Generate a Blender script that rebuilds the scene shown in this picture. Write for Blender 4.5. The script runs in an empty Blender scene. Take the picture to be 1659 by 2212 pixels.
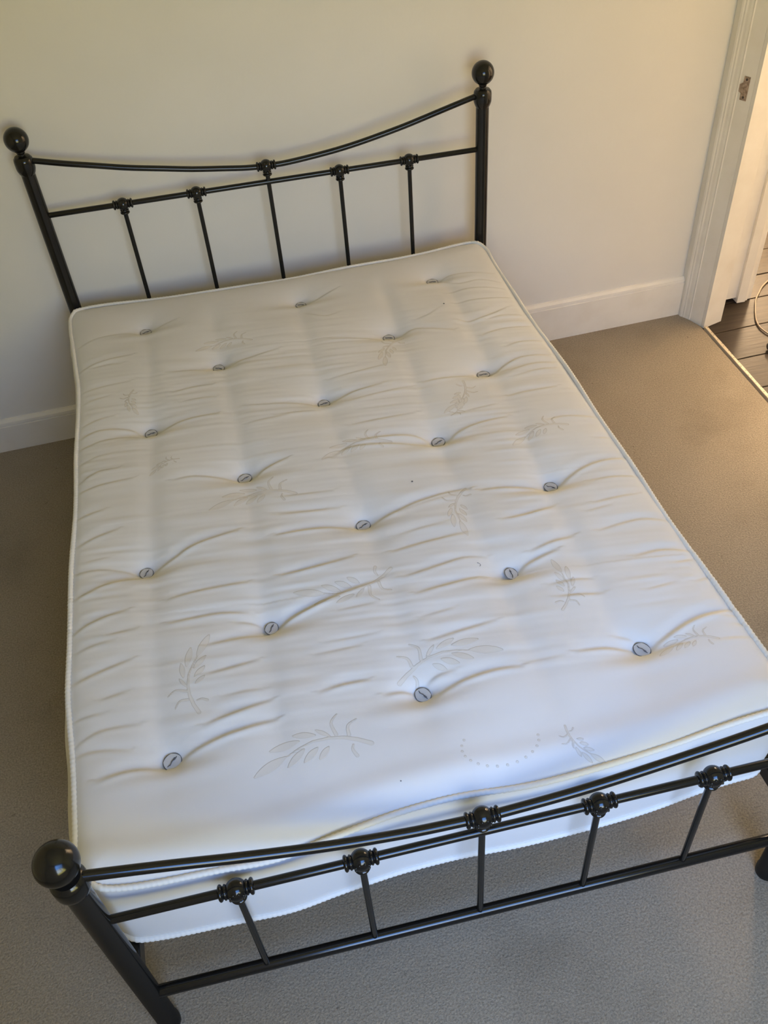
import bpy, bmesh, math, random
import numpy as np
from mathutils import Vector, Matrix
random.seed(4); rng = np.random.default_rng(7)
S = bpy.context.scene
COL = S.collection
R = math.radians

# ---------------------------------------------------------------- camera
cam = bpy.data.cameras.new('camera'); co = bpy.data.objects.new('camera', cam); COL.objects.link(co)
cam.sensor_fit = 'VERTICAL'; cam.sensor_height = 24.0; cam.sensor_width = 18.0
cam.lens = 1936.652 / 2212 * 24.0
cam.shift_x = -11.794 / 2212; cam.shift_y = 34.63 / 2212
cam.clip_start = 0.02
co.matrix_world = Matrix(((0.973845, 0.196520, -0.114045, -0.16363), (-0.219944, 0.689387, -0.690196, -2.74628), (-0.057016, 0.697227, 0.714579, 2.09009), (0, 0, 0, 1)))
S.camera = co

# ---------------------------------------------------------------- light
W = bpy.data.worlds.new('world'); S.world = W; W.use_nodes = True
W.node_tree.nodes['Background'].inputs[0].default_value = (0.75, 0.85, 1.0, 1)
W.node_tree.nodes['Background'].inputs[1].default_value = 0.2

def area(name, loc, rot, sx, sy, power, color, spread=180):
    l = bpy.data.lights.new(name, 'AREA'); l.shape = 'RECTANGLE'; l.size = sx; l.size_y = sy
    l.energy = power; l.color = color; l.spread = R(spread)
    o = bpy.data.objects.new(name, l); COL.objects.link(o); o.location = loc; o.rotation_euler = rot
    return o

WINX, WINZ = 0.28, 1.50
# daylight through the window behind the camera: cool light from the sky, paler light from the ground outside
area('sky_light', (WINX, -3.62, WINZ + 0.15), (R(50), 0, 0), 1.25, 1.35, 20.5, (0.13, 0.37, 1.0), 92)
area('ground_light', (WINX, -3.70, WINZ - 0.1), (R(118), 0, 0), 1.25, 1.2, 32, (1.0, 0.88, 0.22))
# warm electric lamps of the hall beyond the doorway
def bulb(name, loc, power, color, rad):
    l = bpy.data.lights.new(name, 'POINT'); l.energy = power; l.color = color; l.shadow_soft_size = rad
    o = bpy.data.objects.new(name, l); COL.objects.link(o); o.location = loc; return o
bulb('hall_ceiling_lamp', (2.75, -0.75, 2.15), 9, (1.0, 0.66, 0.35), 0.15)
bulb('hall_wall_lamp', (2.30, 0.75, 1.90), 172, (1.0, 0.77, 0.54), 0.22)
bulb('hall_floor_lamp', (2.55, 1.05, 0.75), 46, (1.0, 0.70, 0.42), 0.06)

S.view_settings.view_transform = 'Standard'; S.view_settings.look = 'None'
S.view_settings.gamma = 1.0; S.view_settings.use_curve_mapping = False
S.view_settings.exposure = 0.0

# ---------------------------------------------------------------- helpers
def link(name, me, m=None, parent=None):
    o = bpy.data.objects.new(name, me); COL.objects.link(o)
    if m is not None and me is not None and not me.materials: me.materials.append(m)
    if parent is not None: o.parent = parent
    return o
def tag(o, label=None, cat=None, group=None, kind=None):
    for k, v in (('label', label), ('category', cat), ('group', group), ('kind', kind)):
        if v: o[k] = v
    return o
def empty(name, loc=(0, 0, 0)):
    o = bpy.data.objects.new(name, None); COL.objects.link(o); o.location = loc
    o.empty_display_size = 0.1
    return o
def mesh(name, vs, fs, smooth=None):
    me = bpy.data.meshes.new(name); me.from_pydata([tuple(v) for v in vs], [], fs); me.update()
    bm = bmesh.new(); bm.from_mesh(me); bmesh.ops.recalc_face_normals(bm, faces=bm.faces); bm.to_mesh(me); bm.free()
    if smooth is not None:
        me.shade_smooth(); me.set_sharp_from_angle(angle=R(smooth))
    return me
class MB:
    def __init__(s): s.v = []; s.f = []
    def add(s, vs, fs):
        n = len(s.v); s.v += [tuple(v) for v in vs]; s.f += [tuple(i + n for i in f) for f in fs]; return s
    def box(s, x0, x1, y0, y1, z0, z1):
        return s.add([(x0,y0,z0),(x1,y0,z0),(x1,y1,z0),(x0,y1,z0),(x0,y0,z1),(x1,y0,z1),(x1,y1,z1),(x0,y1,z1)],
                     [(0,3,2,1),(4,5,6,7),(0,1,5,4),(1,2,6,5),(2,3,7,6),(3,0,4,7)])
    def prism(s, poly, z0, z1):
        n = len(poly)
        return s.add([(x, y, z0) for x, y in poly] + [(x, y, z1) for x, y in poly],
                     [tuple(range(n))[::-1], tuple(range(n, 2*n))] + [(i, (i+1) % n, n + (i+1) % n, n + i) for i in range(n)])
    def lathe(s, prof, seg=32, M=None):
        # prof: (radius, height) from bottom to top, around local z
        vs = []; fs = []
        for r, z in prof:
            for k in range(seg):
                a = 2*math.pi*k/seg; vs.append(Vector((r*math.cos(a), r*math.sin(a), z)))
        for i in range(len(prof)-1):
            for k in range(seg):
                k2 = (k+1) % seg; fs.append((i*seg+k, i*seg+k2, (i+1)*seg+k2, (i+1)*seg+k))
        fs.append(tuple(range(seg))[::-1]); fs.append(tuple((len(prof)-1)*seg + k for k in range(seg)))
        if M: vs = [M @ v for v in vs]
        return s.add(vs, fs)
    def tube(s, pts, r, seg=16, closed=False, rfun=None):
        P = [Vector(p) for p in pts]; n = len(P); vs = []; fs = []
        up = None
        for i in range(n):
            a = P[(i-1) % n] if (closed or i > 0) else P[i]; b = P[(i+1) % n] if (closed or i < n-1) else P[i]
            t = (b - a).normalized()
            if up is None:
                up = Vector((0, 0, 1)) if abs(t.z) < 0.9 else Vector((1, 0, 0))
            x = t.cross(up).normalized(); y = x.cross(t).normalized(); up = y
            rr = rfun(i/(n-1)) if rfun else r
            for k in range(seg):
                q = 2*math.pi*k/seg; vs.append(P[i] + x*rr*math.cos(q) + y*rr*math.sin(q))
        m = n if closed else n-1
        for i in range(m):
            j = (i+1) % n
            for k in range(seg):
                k2 = (k+1) % seg; fs.append((i*seg+k, i*seg+k2, j*seg+k2, j*seg+k))
        if not closed:
            fs.append(tuple(range(seg))[::-1]); fs.append(tuple((n-1)*seg + k for k in range(seg)))
        return s.add(vs, fs)
    def build(s, name, m, parent=None, smooth=None):
        return link(name, mesh(name, s.v, s.f, smooth), m, parent)
def bevel(o, w, seg=2):
    b = o.modifiers.new('bevel', 'BEVEL'); b.width = w; b.segments = seg; b.limit_method = 'ANGLE'; b.angle_limit = R(40)
    return o

# ---------------------------------------------------------------- materials
def mat(name, col, rough=0.5, spec=0.5, metal=0.0):
    m = bpy.data.materials.new(name); m.use_nodes = True
    p = m.node_tree.nodes['Principled BSDF']
    p.inputs['Base Color'].default_value = (*col, 1); p.inputs['Roughness'].default_value = rough
    p.inputs['Metallic'].default_value = metal; p.inputs['Specular IOR Level'].default_value = spec
    return m
def nd(m, t, **k):
    n = m.node_tree.nodes.new(t)
    for a, b in k.items(): setattr(n, a, b)
    return n
def bsdf(m): return m.node_tree.nodes['Principled BSDF']
def lk(m, a, b): m.node_tree.links.new(a, b)
def coords(m, scale=(1, 1, 1)):
    g = nd(m, 'ShaderNodeNewGeometry'); mp = nd(m, 'ShaderNodeMapping'); mp.inputs['Scale'].default_value = scale
    lk(m, g.outputs['Position'], mp.inputs['Vector']); return mp.outputs['Vector']
def noise(m, vec, scale, detail=4, rough=0.55):
    n = nd(m, 'ShaderNodeTexNoise'); n.inputs['Scale'].default_value = scale; n.inputs['Detail'].default_value = detail
    n.inputs['Roughness'].default_value = rough; lk(m, vec, n.inputs['Vector']); return n.outputs['Fac']
def ramp(m, fac, stops):
    r = nd(m, 'ShaderNodeValToRGB'); e = r.color_ramp.elements
    while len(e) < len(stops): e.new(0.5)
    for i, (p, c) in enumerate(stops): e[i].position = p; e[i].color = (*c, 1)
    lk(m, fac, r.inputs['Fac']); return r.outputs['Color']
def mix(m, fac, a, b, mode='MIX'):
    n = nd(m, 'ShaderNodeMix', data_type='RGBA', blend_type=mode)
    for sck, v in ((n.inputs['Factor'], fac), (n.inputs['A'], a), (n.inputs['B'], b)):
        if isinstance(v, (int, float)): sck.default_value = v
        elif isinstance(v, tuple): sck.default_value = (*v, 1)
        else: lk(m, v, sck)
    return n.outputs['Result']
def bump(m, h, strength, dist, prev=None):
    b = nd(m, 'ShaderNodeBump'); b.inputs['Strength'].default_value = strength; b.inputs['Distance'].default_value = dist
    lk(m, h, b.inputs['Height'])
    if prev is not None: lk(m, prev, b.inputs['Normal'])
    return b.outputs['Normal']

M_wall = mat('wall_paint', (0.74, 0.71, 0.64), 0.75, 0.3)
v = coords(M_wall)
lk(M_wall, ramp(M_wall, noise(M_wall, v, 2.2), [(0.3, (0.765, 0.735, 0.67)), (0.7, (0.80, 0.77, 0.705))]), bsdf(M_wall).inputs['Base Color'])
lk(M_wall, bump(M_wall, noise(M_wall, v, 14, 3), 0.25, 0.004, bump(M_wall, noise(M_wall, v, 160, 3), 0.12, 0.001)), bsdf(M_wall).inputs['Normal'])
M_ceil = mat('ceiling_paint', (0.76, 0.74, 0.69), 0.85, 0.2)
M_gloss = mat('gloss_woodwork_paint', (0.76, 0.72, 0.64), 0.38, 0.5)
v = coords(M_gloss)
lk(M_gloss, bump(M_gloss, noise(M_gloss, v, 30, 4), 0.35, 0.002), bsdf(M_gloss).inputs['Normal'])
lk(M_gloss, ramp(M_gloss, noise(M_gloss, v, 9), [(0.25, (0.79, 0.745, 0.66)), (0.6, (0.85, 0.815, 0.74))]), bsdf(M_gloss).inputs['Base Color'])

M_carpet = mat('beige_carpet', (0.3, 0.25, 0.18), 0.95, 0.1)
v = coords(M_carpet)
vo = nd(M_carpet, 'ShaderNodeTexVoronoi'); vo.inputs['Scale'].default_value = 190; lk(M_carpet, v, vo.inputs['Vector'])
fine = noise(M_carpet, v, 330, 3, 0.6)
big = noise(M_carpet, v, 2.3, 5, 0.6)
c1 = ramp(M_carpet, big, [(0.30, (0.262, 0.216, 0.156)), (0.48, (0.325, 0.272, 0.200)), (0.75, (0.350, 0.295, 0.220))])
grain = noise(M_carpet, v, 210, 2, 0.7)
c2 = mix(M_carpet, 0.75, c1, ramp(M_carpet, grain, [(0.32, (0.62, 0.62, 0.62)), (0.52, (0.99, 0.99, 0.99)), (0.72, (1.35, 1.34, 1.32))]), 'MULTIPLY')
spots = ramp(M_carpet, noise(M_carpet, v, 34, 1, 0.4), [(0.76, (1, 1, 1)), (0.82, (0.5, 0.47, 0.44))])
c3 = mix(M_carpet, 0.7, c2, spots, 'MULTIPLY')
lk(M_carpet, c3, bsdf(M_carpet).inputs['Base Color'])
lk(M_carpet, bump(M_carpet, vo.outputs['Distance'], 0.30, 0.003, bump(M_carpet, grain, 0.6, 0.004)), bsdf(M_carpet).inputs['Normal'])
bsdf(M_carpet).inputs['Sheen Weight'].default_value = 0.15

M_black = mat('black_painted_metal', (0.0085, 0.0082, 0.0078), 0.15, 0.45)
v = coords(M_black)
lk(M_black, bump(M_black, noise(M_black, v, 160, 2), 0.06, 0.0004), bsdf(M_black).inputs['Normal'])
M_slat = mat('pine_slat', (0.42, 0.29, 0.16), 0.6)
M_glass = mat('window_glass', (1, 1, 1), 0.02); bsdf(M_glass).inputs['Transmission Weight'].default_value = 1.0; bsdf(M_glass).inputs['IOR'].default_value = 1.02

M_board = mat('dark_painted_board', (0.05, 0.038, 0.028), 0.40, 0.17)
v = coords(M_board, (2, 22, 10))
lk(M_board, ramp(M_board, noise(M_board, v, 3, 5), [(0.3, (0.024, 0.018, 0.013)), (0.7, (0.048, 0.035, 0.025))]), bsdf(M_board).inputs['Base Color'])
lk(M_board, bump(M_board, noise(M_board, v, 5, 4), 0.3, 0.003), bsdf(M_board).inputs['Normal'])
M_strip = mat('pale_gripper_wood', (0.62, 0.52, 0.38), 0.6)
M_nail = mat('steel_nail', (0.16, 0.14, 0.12), 0.4, 0.5, 0.8)
M_plate = mat('worn_strike_plate', (0.34, 0.26, 0.21), 0.5, 0.5, 0.25)
v = coords(M_plate)
lk(M_plate, ramp(M_plate, noise(M_plate, v, 130, 3), [(0.35, (0.25, 0.18, 0.13)), (0.65, (0.50, 0.38, 0.29))]), bsdf(M_plate).inputs['Base Color'])
M_screw = mat('dark_screw', (0.09, 0.07, 0.06), 0.4, 0.5, 0.6)
M_cable = mat('brown_cable', (0.20, 0.15, 0.105), 0.4)
M_plug = mat('dark_plug', (0.05, 0.04, 0.035), 0.35)

# mattress ticking: damask weave with leaf sprigs (flat print / fine relief on the cloth)
def cloth(name, motif):
    m = mat(name, (0.74, 0.735, 0.72), 0.72, 0.25)
    v = coords(m)
    base = ramp(m, noise(m, v, 3.0, 4), [(0.3, (0.715, 0.698, 0.672)), (0.65, (0.755, 0.746, 0.735))])
    weave = nd(m, 'ShaderNodeTexNoise'); weave.inputs['Scale'].default_value = 700; weave.inputs['Detail'].default_value = 2; lk(m, v, weave.inputs['Vector'])
    nrm = bump(m, weave.outputs['Fac'], 0.12, 0.0006)
    nrm = bump(m, noise(m, v, 45, 3), 0.12, 0.002, nrm)
    if motif:
        at = nd(m, 'ShaderNodeAttribute', attribute_name='motif')
        inside = nd(m, 'ShaderNodeMapRange', interpolation_type='SMOOTHSTEP'); lk(m, at.outputs['Fac'], inside.inputs['Value'])
        for k, x in (('From Min', 0.0006), ('From Max', -0.0006), ('To Min', 0.0), ('To Max', 1.0)): inside.inputs[k].default_value = x
        ab = nd(m, 'ShaderNodeMath', operation='ABSOLUTE'); lk(m, at.outputs['Fac'], ab.inputs[0])
        edge = nd(m, 'ShaderNodeMapRange', interpolation_type='SMOOTHSTEP'); lk(m, ab.outputs[0], edge.inputs['Value'])
        for k, x in (('From Min', 0.0011), ('From Max', 0.0002), ('To Min', 0.0), ('To Max', 1.0)): edge.inputs[k].default_value = x
        base = mix(m, inside.outputs[0], base, mix(m, 1.0, base, (0.945, 0.92, 0.875), 'MULTIPLY'))
        base = mix(m, edge.outputs[0], base, mix(m, 1.0, base, (0.86, 0.84, 0.81), 'MULTIPLY'))
        nrm = bump(m, inside.outputs[0], 0.5, 0.0008, nrm)
    lk(m, base, bsdf(m).inputs['Base Color']); lk(m, nrm, bsdf(m).inputs['Normal'])
    return m
M_tick = cloth('mattress_ticking', True)
M_border = cloth('mattress_border_cloth', False)
M_piping = mat('piping_braid', (0.79, 0.77, 0.72), 0.7, 0.25)
M_felt = mat('tuft_felt', (0.56, 0.555, 0.545), 0.9, 0.1)
M_thread = mat('grey_thread', (0.13, 0.13, 0.135), 0.8, 0.2)

# ---------------------------------------------------------------- room shell
SL = 0.0358
wy = lambda x: 0.1044 + SL * x                        # face of the back wall (the bed stands slightly askew to it)
CH = 2.62
def struct(o, label=None): return tag(o, label, None, None, 'structure')
struct(MB().prism([(-1.95, wy(-1.95)), (1.66, wy(1.66)), (1.66, 0.36), (-1.95, 0.36)], -0.05, CH).build('wall_back', M_wall))
struct(MB().box(-1.95, -1.80, -3.55, 0.1, -0.05, CH).build('wall_left', M_wall))
# right wall: solid up to the door opening, lintel over it
struct(MB().box(1.64, 1.93, -3.55, -0.95, -0.05, CH).box(1.64, 1.93, -0.95, 0.36, 2.06, CH).build('wall_right', M_wall))
# front wall with the window behind the camera
wx0, wx1, wz0, wz1 = WINX-0.65, WINX+0.65, 0.82, 2.18
struct(MB().box(-1.95, wx0, -3.6, -3.45, -0.05, CH).box(wx1, 1.93, -3.6, -3.45, -0.05, CH)
       .box(wx0, wx1, -3.6, -3.45, -0.05, wz0).box(wx0, wx1, -3.6, -3.45, wz1, CH).build('wall_front', M_wall))
struct(MB().box(-1.95, 3.5, -3.6, 2.0, CH, CH+0.08).build('ceiling', M_ceil))
win = struct(MB().box(wx0, wx0+.05, -3.54, -3.49, wz0, wz1).box(wx1-.05, wx1, -3.54, -3.49, wz0, wz1)
       .box(wx0+.05, wx1-.05, -3.54, -3.49, wz0, wz0+.06).box(wx0+.05, wx1-.05, -3.54, -3.49, wz1-.05, wz1).build('window_1', M_gloss))
MB().box(WINX-.015, WINX+.015, -3.535, -3.495, wz0+.06, wz1-.05).build('glazing_bar', M_gloss, win)
MB().box(wx0+.05, wx1-.05, -3.535, -3.495, 1.5, 1.54).build('meeting_rail', M_gloss, win)
MB().box(wx0-.04, wx1+.04, -3.49, -3.37, wz0-.03, wz0-.002).build('window_sill', M_gloss, win)
# carpet floor
struct(MB().prism([(-1.80, -3.45), (1.64, -3.45), (1.6405, -0.95), (1.6365, -0.46), (1.632, 0.036), (1.60, 0.12), (1.58, wy(1.58)), (-1.80, wy(-1.8))], -0.05, 0.0)
       .build('floor', M_carpet))
# skirting board along the back wall; the old floor makes it taller to the right
def skirting():
    xs = [-1.80, -0.85, 0.95, 1.586]; hs = [0.131, 0.131, 0.171, 0.171]
    vs = []; fs = []
    for x, h in zip(xs, hs):
        for d, z in ((0, -0.01), (0.018, -0.01), (0.018, h-0.026), (0.0135, h-0.0235), (0.0135, h-0.021), (0.0165, h-0.0195), (0.0150, h-0.010), (0.007, h-0.002), (0, h)):
            vs.append((x, wy(x)-d, z))
    n = 9
    for i in range(len(xs)-1):
        for k in range(n): fs.append((i*n+k, i*n+(k+1) % n, (i+1)*n+(k+1) % n, (i+1)*n+k))
    fs.append(tuple(range(n))); fs.append(tuple(range(3*n, 4*n)))
    return link('baseboard_back', mesh('baseboard_back', vs, fs), M_gloss)
struct(skirting())
struct(MB().box(-1.80, -1.782, -3.45, wy(-1.8)-0.019, -0.01, 0.131).build('baseboard_left', M_gloss))
struct(MB().box(1.622, 1.64, -3.45, -1.03, -0.01, 0.16).build('baseboard_right', M_gloss))

# door frame of the opening in the right wall
df = struct(empty('door_1', (1.70, 0.06, 0)))
def dpart(poly, name, z0=-0.008, z1=2.06, m=M_gloss):
    poly = [(x-1.70, y-0.06) for x, y in poly]
    return MB().prism(poly, z0, z1).build(name, m, df)
dpart([(1.585, wy(1.585)-.001), (1.586, .131), (1.589, .1255), (1.593, .1225), (1.5945, .1175), (1.599, .1135), (1.603, .105), (1.608, .098), (1.6085, .0935),
       (1.6125, .0915), (1.638, .0455), (1.66, .0455), (1.66, wy(1.66)-.001)], 'architrave')
ds = dpart([(1.6425, .0300), (1.7323, .0573), (1.7323, .20), (1.6605, .20), (1.6605, .0445), (1.6385, .0445)], 'door_stop')
dpart([(1.733, .1635), (1.853, .1715), (1.853, .36), (1.733, .36)], 'door_lining', 0.012)
dpart([(1.8535, .157), (1.889, .156), (1.892, .162), (1.904, .165), (1.908, .172), (1.9235, .1735), (1.93, .30), (1.8535, .36)], 'hall_architrave', -0.006)
dpart([(1.62, -0.95), (1.95, -0.95), (1.95, -0.925), (1.62, -0.925)], 'door_lining')
dpart([(1.62, -1.03), (1.64, -1.03), (1.64, -0.95), (1.62, -0.95)], 'architrave')
# strike plate on the flat strip of the architrave
a = Vector((1.6125, .0915, 0)); b = Vector((1.638, .0455, 0)); t = (b-a).normalized(); nrm = Vector((-t.y*-1, t.x*-1, 0)); nrm = Vector((t.y, -t.x, 0)).normalized()
if nrm.x > 0: nrm = -nrm
def onstrip(s, z, d): q = a + t*s + nrm*d; return (q.x-1.70, q.y-0.06, z)
pl = [(0.002, .893), (0.002, .916), (0.013, .924), (0.013, .944), (0.035, .944), (0.035, .868), (0.011, .868), (0.011, .889)]
n = len(pl)
vs = [onstrip(s, z, 0.0002) for s, z in pl] + [onstrip(s, z, 0.0022) for s, z in pl]
fs = [tuple(range(n))[::-1], tuple(range(n, 2*n))] + [(i, (i+1) % n, n+(i+1) % n, n+i) for i in range(n)]
sp_ = link('strike_plate', mesh('strike_plate', vs, fs), M_plate, df)
sp_['label'] = 'worn brown metal strike plate with two screws'
for (s, z) in ((0.024, .935), (0.023, .878)):
    q = Vector(onstrip(s, z, 0.0022)); Mx = Matrix.Translation(q) @ nrm.to_track_quat('Z', 'Y').to_matrix().to_4x4()
    MB().lathe([(0.0042, 0), (0.0042, 0.0006), (0.002, 0.0012)], 12, Mx).build('screw', M_screw, sp_)

# hall beyond the doorway
struct(MB().box(3.35, 3.5, -2.4, 2.0, -0.05, CH).build('wall_hall_right', M_wall))
struct(MB().box(1.94, 3.35, 1.85, 2.0, -0.05, CH).build('wall_hall_back', M_wall))
struct(MB().box(1.94, 3.35, -2.55, -2.4, -0.05, CH).build('wall_hall_front', M_wall))
struct(MB().box(1.78, 1.925, 0.37, 2.0, -0.05, CH).build('wall_hall_left', M_wall))
hf = struct(MB().box(1.6405, 3.35, -2.4, 1.85, -0.08, -0.034).build('hall_floor', M_board))
J = [-2.40, -2.22, -2.035, -1.85, -1.67, -1.485, -1.30, -1.115, -0.93, -0.75, -0.565, -0.38, -0.195, -0.008, 0.170, 0.328, 0.51, 0.69, 0.875, 1.055, 1.24, 1.42, 1.60, 1.84]
for y0, y1 in zip(J[:-1], J[1:]):
    xa = 1.657 if y0 < -0.02 else (1.657 if y1 < 0.19 and y0 < 0.1 else 1.70)
    if y0 > 0.30: xa = 1.94
    if y1 < -0.93: xa = 1.95
    dz = random.uniform(-0.0012, 0.0012); g = 0.0016
    f = lambda x, j: j + 0.04*(x-1.8)
    if y1 > 1.7 or y0 < -2.3: f = lambda x, j: j
    c = 0.0022
    P = [(xa, f(xa, y0)+g), (3.34, f(3.34, y0)+g), (3.34, f(3.34, y1)-g), (xa, f(xa, y1)-g)]
    Q = [(xa, f(xa, y0)+g+c), (3.34, f(3.34, y0)+g+c), (3.34, f(3.34, y1)-g-c), (xa, f(xa, y1)-g-c)]
    zt = -0.009+dz
    vs = [(x, y, -0.033) for x, y in P] + [(x, y, zt-c) for x, y in P] + [(x, y, zt) for x, y in Q]
    fs = [(3, 2, 1, 0), (8, 9, 10, 11)]
    for k in range(4): fs += [(k, (k+1) % 4, 4+(k+1) % 4, 4+k), (4+k, 4+(k+1) % 4, 8+(k+1) % 4, 8+k)]
    link('floorboard', mesh('floorboard', vs, fs), M_board, hf)
# nailed pale strip along the carpet edge
ts = empty('threshold_strip', (1.648, -0.39, 0.0))
tag(ts, 'pale nailed strip along the carpet edge in the doorway', 'strip')
sx = lambda y: 1.6485 + 0.013*(-y) - (1.648)
vs = []
ys = np.linspace(0.022, -0.92, 26)
for y in ys:
    w = 0.0068 + 0.0006*math.sin(y*40)
    for dx, z in ((-w, -0.032), (w, -0.032), (w, 0.0035), (w-0.0015, 0.005), (-w+0.0015, 0.005), (-w, 0.0035)):
        vs.append((sx(min(y, 0.03)) + dx - 0.0005, y+0.39, z))
fs = []
for i in range(len(ys)-1):
    for k in range(6): fs.append((i*6+k, i*6+(k+1) % 6, (i+1)*6+(k+1) % 6, (i+1)*6+k))
fs += [tuple(range(6)), tuple(range(6*(len(ys)-1), 6*len(ys)))]
link('strip_batten', mesh('strip_batten', vs, fs), M_strip, ts)
nm = None
for k in range(34):
    y = 0.01 - k*0.027 + random.uniform(-.006, .006)
    if nm is None: nm = mesh('nail_head', *(lambda b: (b.v, b.f))(MB().lathe([(0.0019, 0), (0.0019, 0.0005), (0.0009, 0.0010)], 8)))
    o = link('nail_head', nm, M_nail, ts); o.location = (sx(y) + random.uniform(-.003, .003), y+0.39, 0.005)

# cable on the hall boards
cb = empty('cable', (1.90, 0.10, -0.008)); tag(cb, 'loop of thin brown cable lying on the dark hall floorboards', 'cable')
cp = [(2.30, .36), (2.20, .345), (2.12, .315), (2.0558, .2712), (2.012, .238), (1.9764, .1998), (1.938, .155), (1.9102, .1085), (1.884, .060), (1.8637, .0151), (1.855, -.018), (1.8533, -.0446), (1.861, -.0815), (1.878, -.118), (1.90, -.15), (1.93, -.18)]
def catmull(P, n=8):
    out = []
    for i in range(len(P)-1):
        p0, p1, p2, p3 = (np.array(P[max(i-1, 0)]), np.array(P[i]), np.array(P[i+1]), np.array(P[min(i+2, len(P)-1)]))
        for k in range(n):
            u = k/n; out.append(0.5*((2*p1)+(-p0+p2)*u+(2*p0-5*p1+4*p2-p3)*u*u+(-p0+3*p1-3*p2+p3)*u**3))
    out.append(np.array(P[-1])); return out
MB().tube([(q[0]-1.90, q[1]-.10, 0.0038) for q in catmull(cp)], 0.0033, 10).build('cord', M_cable, cb, 60)
pg = MB().lathe([(0.008, 0), (0.013, 0.004), (0.017, 0.014), (0.017, 0.03), (0.012, 0.042), (0.006, 0.05)], 20,
    Matrix.Translation((-0.062, -0.262, 0.0172)) @ Matrix.Rotation(R(-50), 4, 'Z') @ Matrix.Rotation(R(90), 4, 'X')).build('cable_plug', M_plug, cb, 50)
pg['label'] = 'dark rounded plug at the end of the cable'

# ---------------------------------------------------------------- bed frame
bed = empty('bed_frame', (0, -1.0, 0))
tag(bed, 'black tubular metal double bed frame with ball finials and curved top rails', 'bed')
OX, OY = 0.0, 1.0                                      # bed parts are given in world coordinates, moved to the root's frame
def bp(b, name, smooth=45, parent=None, m=M_black):
    b.v = [(x-OX, y+OY, z) for x, y, z in b.v]
    return b.build(name, m, parent or bed, smooth)
def ball_profile(zc, r):
    return [(r*math.sin(a), zc - r*math.cos(a)) for a in np.linspace(R(22), R(179.5), 22)]
def post(x, y, lean, zball, rb, rp):
    # post tube with a collar, a neck and a ball finial; lean moves y with height
    zc = zball - 0.0735
    b = MB().lathe([(rp*1.08, 0.0), (rp*1.08, 0.018), (rp, 0.02), (rp, zc-0.018)], 28)
    P = bp_lean(b, x, y, lean); po = bp(P, 'post')
    col = MB().lathe([(rp*0.99, zc-0.026), (rp*1.16, zc-0.020), (rp*1.33, zc-0.010), (rp*1.36, zc-0.004), (rp*1.36, zc+0.014), (rp*1.30, zc+0.021), (rp*1.05, zc+0.027), (rp*0.5, zc+0.029)], 28)
    bp(bp_lean(col, x, y, lean), 'collar', 35, po)
    fin = MB().lathe([(0.0105, zc+0.024), (0.0100, zc+0.034), (0.0125, zc+0.037), (0.0125, zc+0.040)] + ball_profile(zball, rb), 36)
    bp(bp_lean(fin, x, y, lean), 'finial', 40, po)
def bp_lean(b, x, y, lean):
    b.v = [(vx+x, vy+y+lean*vz, vz) for vx, vy, vz in b.v]; return b
HY, FY, HL, FL = 0.0, -2.0495, 0.0053, 0.0169
yh = lambda z: HY + HL*z
yf = lambda x, z: FY + FL*z - 0.0062*x + 0.003
FX = 0.0778
def knuckle(x, y, z, r, head):
    b = MB()
    b.lathe([(r*math.sin(a), -r*math.cos(a)) for a in np.linspace(0.02, math.pi-0.02, 20)], 28, Matrix.Translation((x, y, z)))
    ring = [(r*.55, r*.74), (r*.64, r*.84), (r*.70, r*.93), (r*.69, r*1.00), (r*.60, r*1.07), (r*.545, r*1.11), (r*.58, r*1.16), (r*.67, r*1.21), (r*.735, r*1.28), (r*.76, r*1.36), (r*.74, r*1.44), (r*.67, r*1.51), (r*.54, r*1.56), (r*.40, r*1.58)]
    for ax, ang in (('Y', 90), ('Y', -90), ('Y', 180)):
        b.lathe(ring, 24, Matrix.Translation((x, y, z)) @ Matrix.Rotation(R(ang), 4, ax))
    # small raised scrolls around the ball face
    for k in range(8):
        a_ = k*math.pi/4 + 0.39
        q = Vector((math.cos(a_)*r*.62, -r*.74, math.sin(a_)*r*.62))
        b.lathe([(r*.02, -r*.12), (r*.13, -r*.06), (r*.15, 0), (r*.11, r*.10), (r*.02, r*.14)], 8, Matrix.Translation(Vector((x, y, z)) + q) @ q.to_track_quat('Z', 'Y').to_matrix().to_4x4())
    bp(b, 'knuckle', 75)
Wp, B1, B2 = 0.6895, 0.4499, 0.2249
# headboard
post(-Wp, HY, HL, 1.0990, 0.0345, 0.0205); post(Wp, HY, HL, 1.0990, 0.0345, 0.0205)
hp = [(-.672, 1.0370), (-.6614, 1.0350), (-.58, 1.0145), (-.504, 0.9975), (-.41, 0.9765), (-.3095, 0.9585), (-.22, 0.9430), (-.1328, 0.9315), (-.06, 0.9225), (0, 0.9195),
      (.07, 0.9205), (.1825, 0.9310), (.27, 0.9430), (.3603, 0.9600), (.44, 0.9770), (.5087, 0.9940), (.59, 1.0145), (.6665, 1.0335), (.674, 1.0350)]
bp(MB().tube([(q[0], yh(q[1]), q[1]) for q in catmull(hp, 4)], 0.0085, 16), 'curved_rail')
bp(MB().tube([(x, yh(.87), .8699) for x in np.linspace(-Wp, Wp, 24)], 0.0082, 16), 'cross_rail')
bp(MB().tube([(x, yh(.24), .24) for x in np.linspace(-Wp, Wp, 8)], 0.0130, 16), 'cross_rail')
for x in (-B1, -B2, 0, B2, B1):
    zt = 0.9199 if x == 0 else 0.8699
    bp(MB().tube([(x, yh(.24), .245), (x, yh(zt), zt-0.018)], 0.0068, 14), 'baluster')
    knuckle(x, yh(zt), zt, 0.0192, True)
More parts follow.
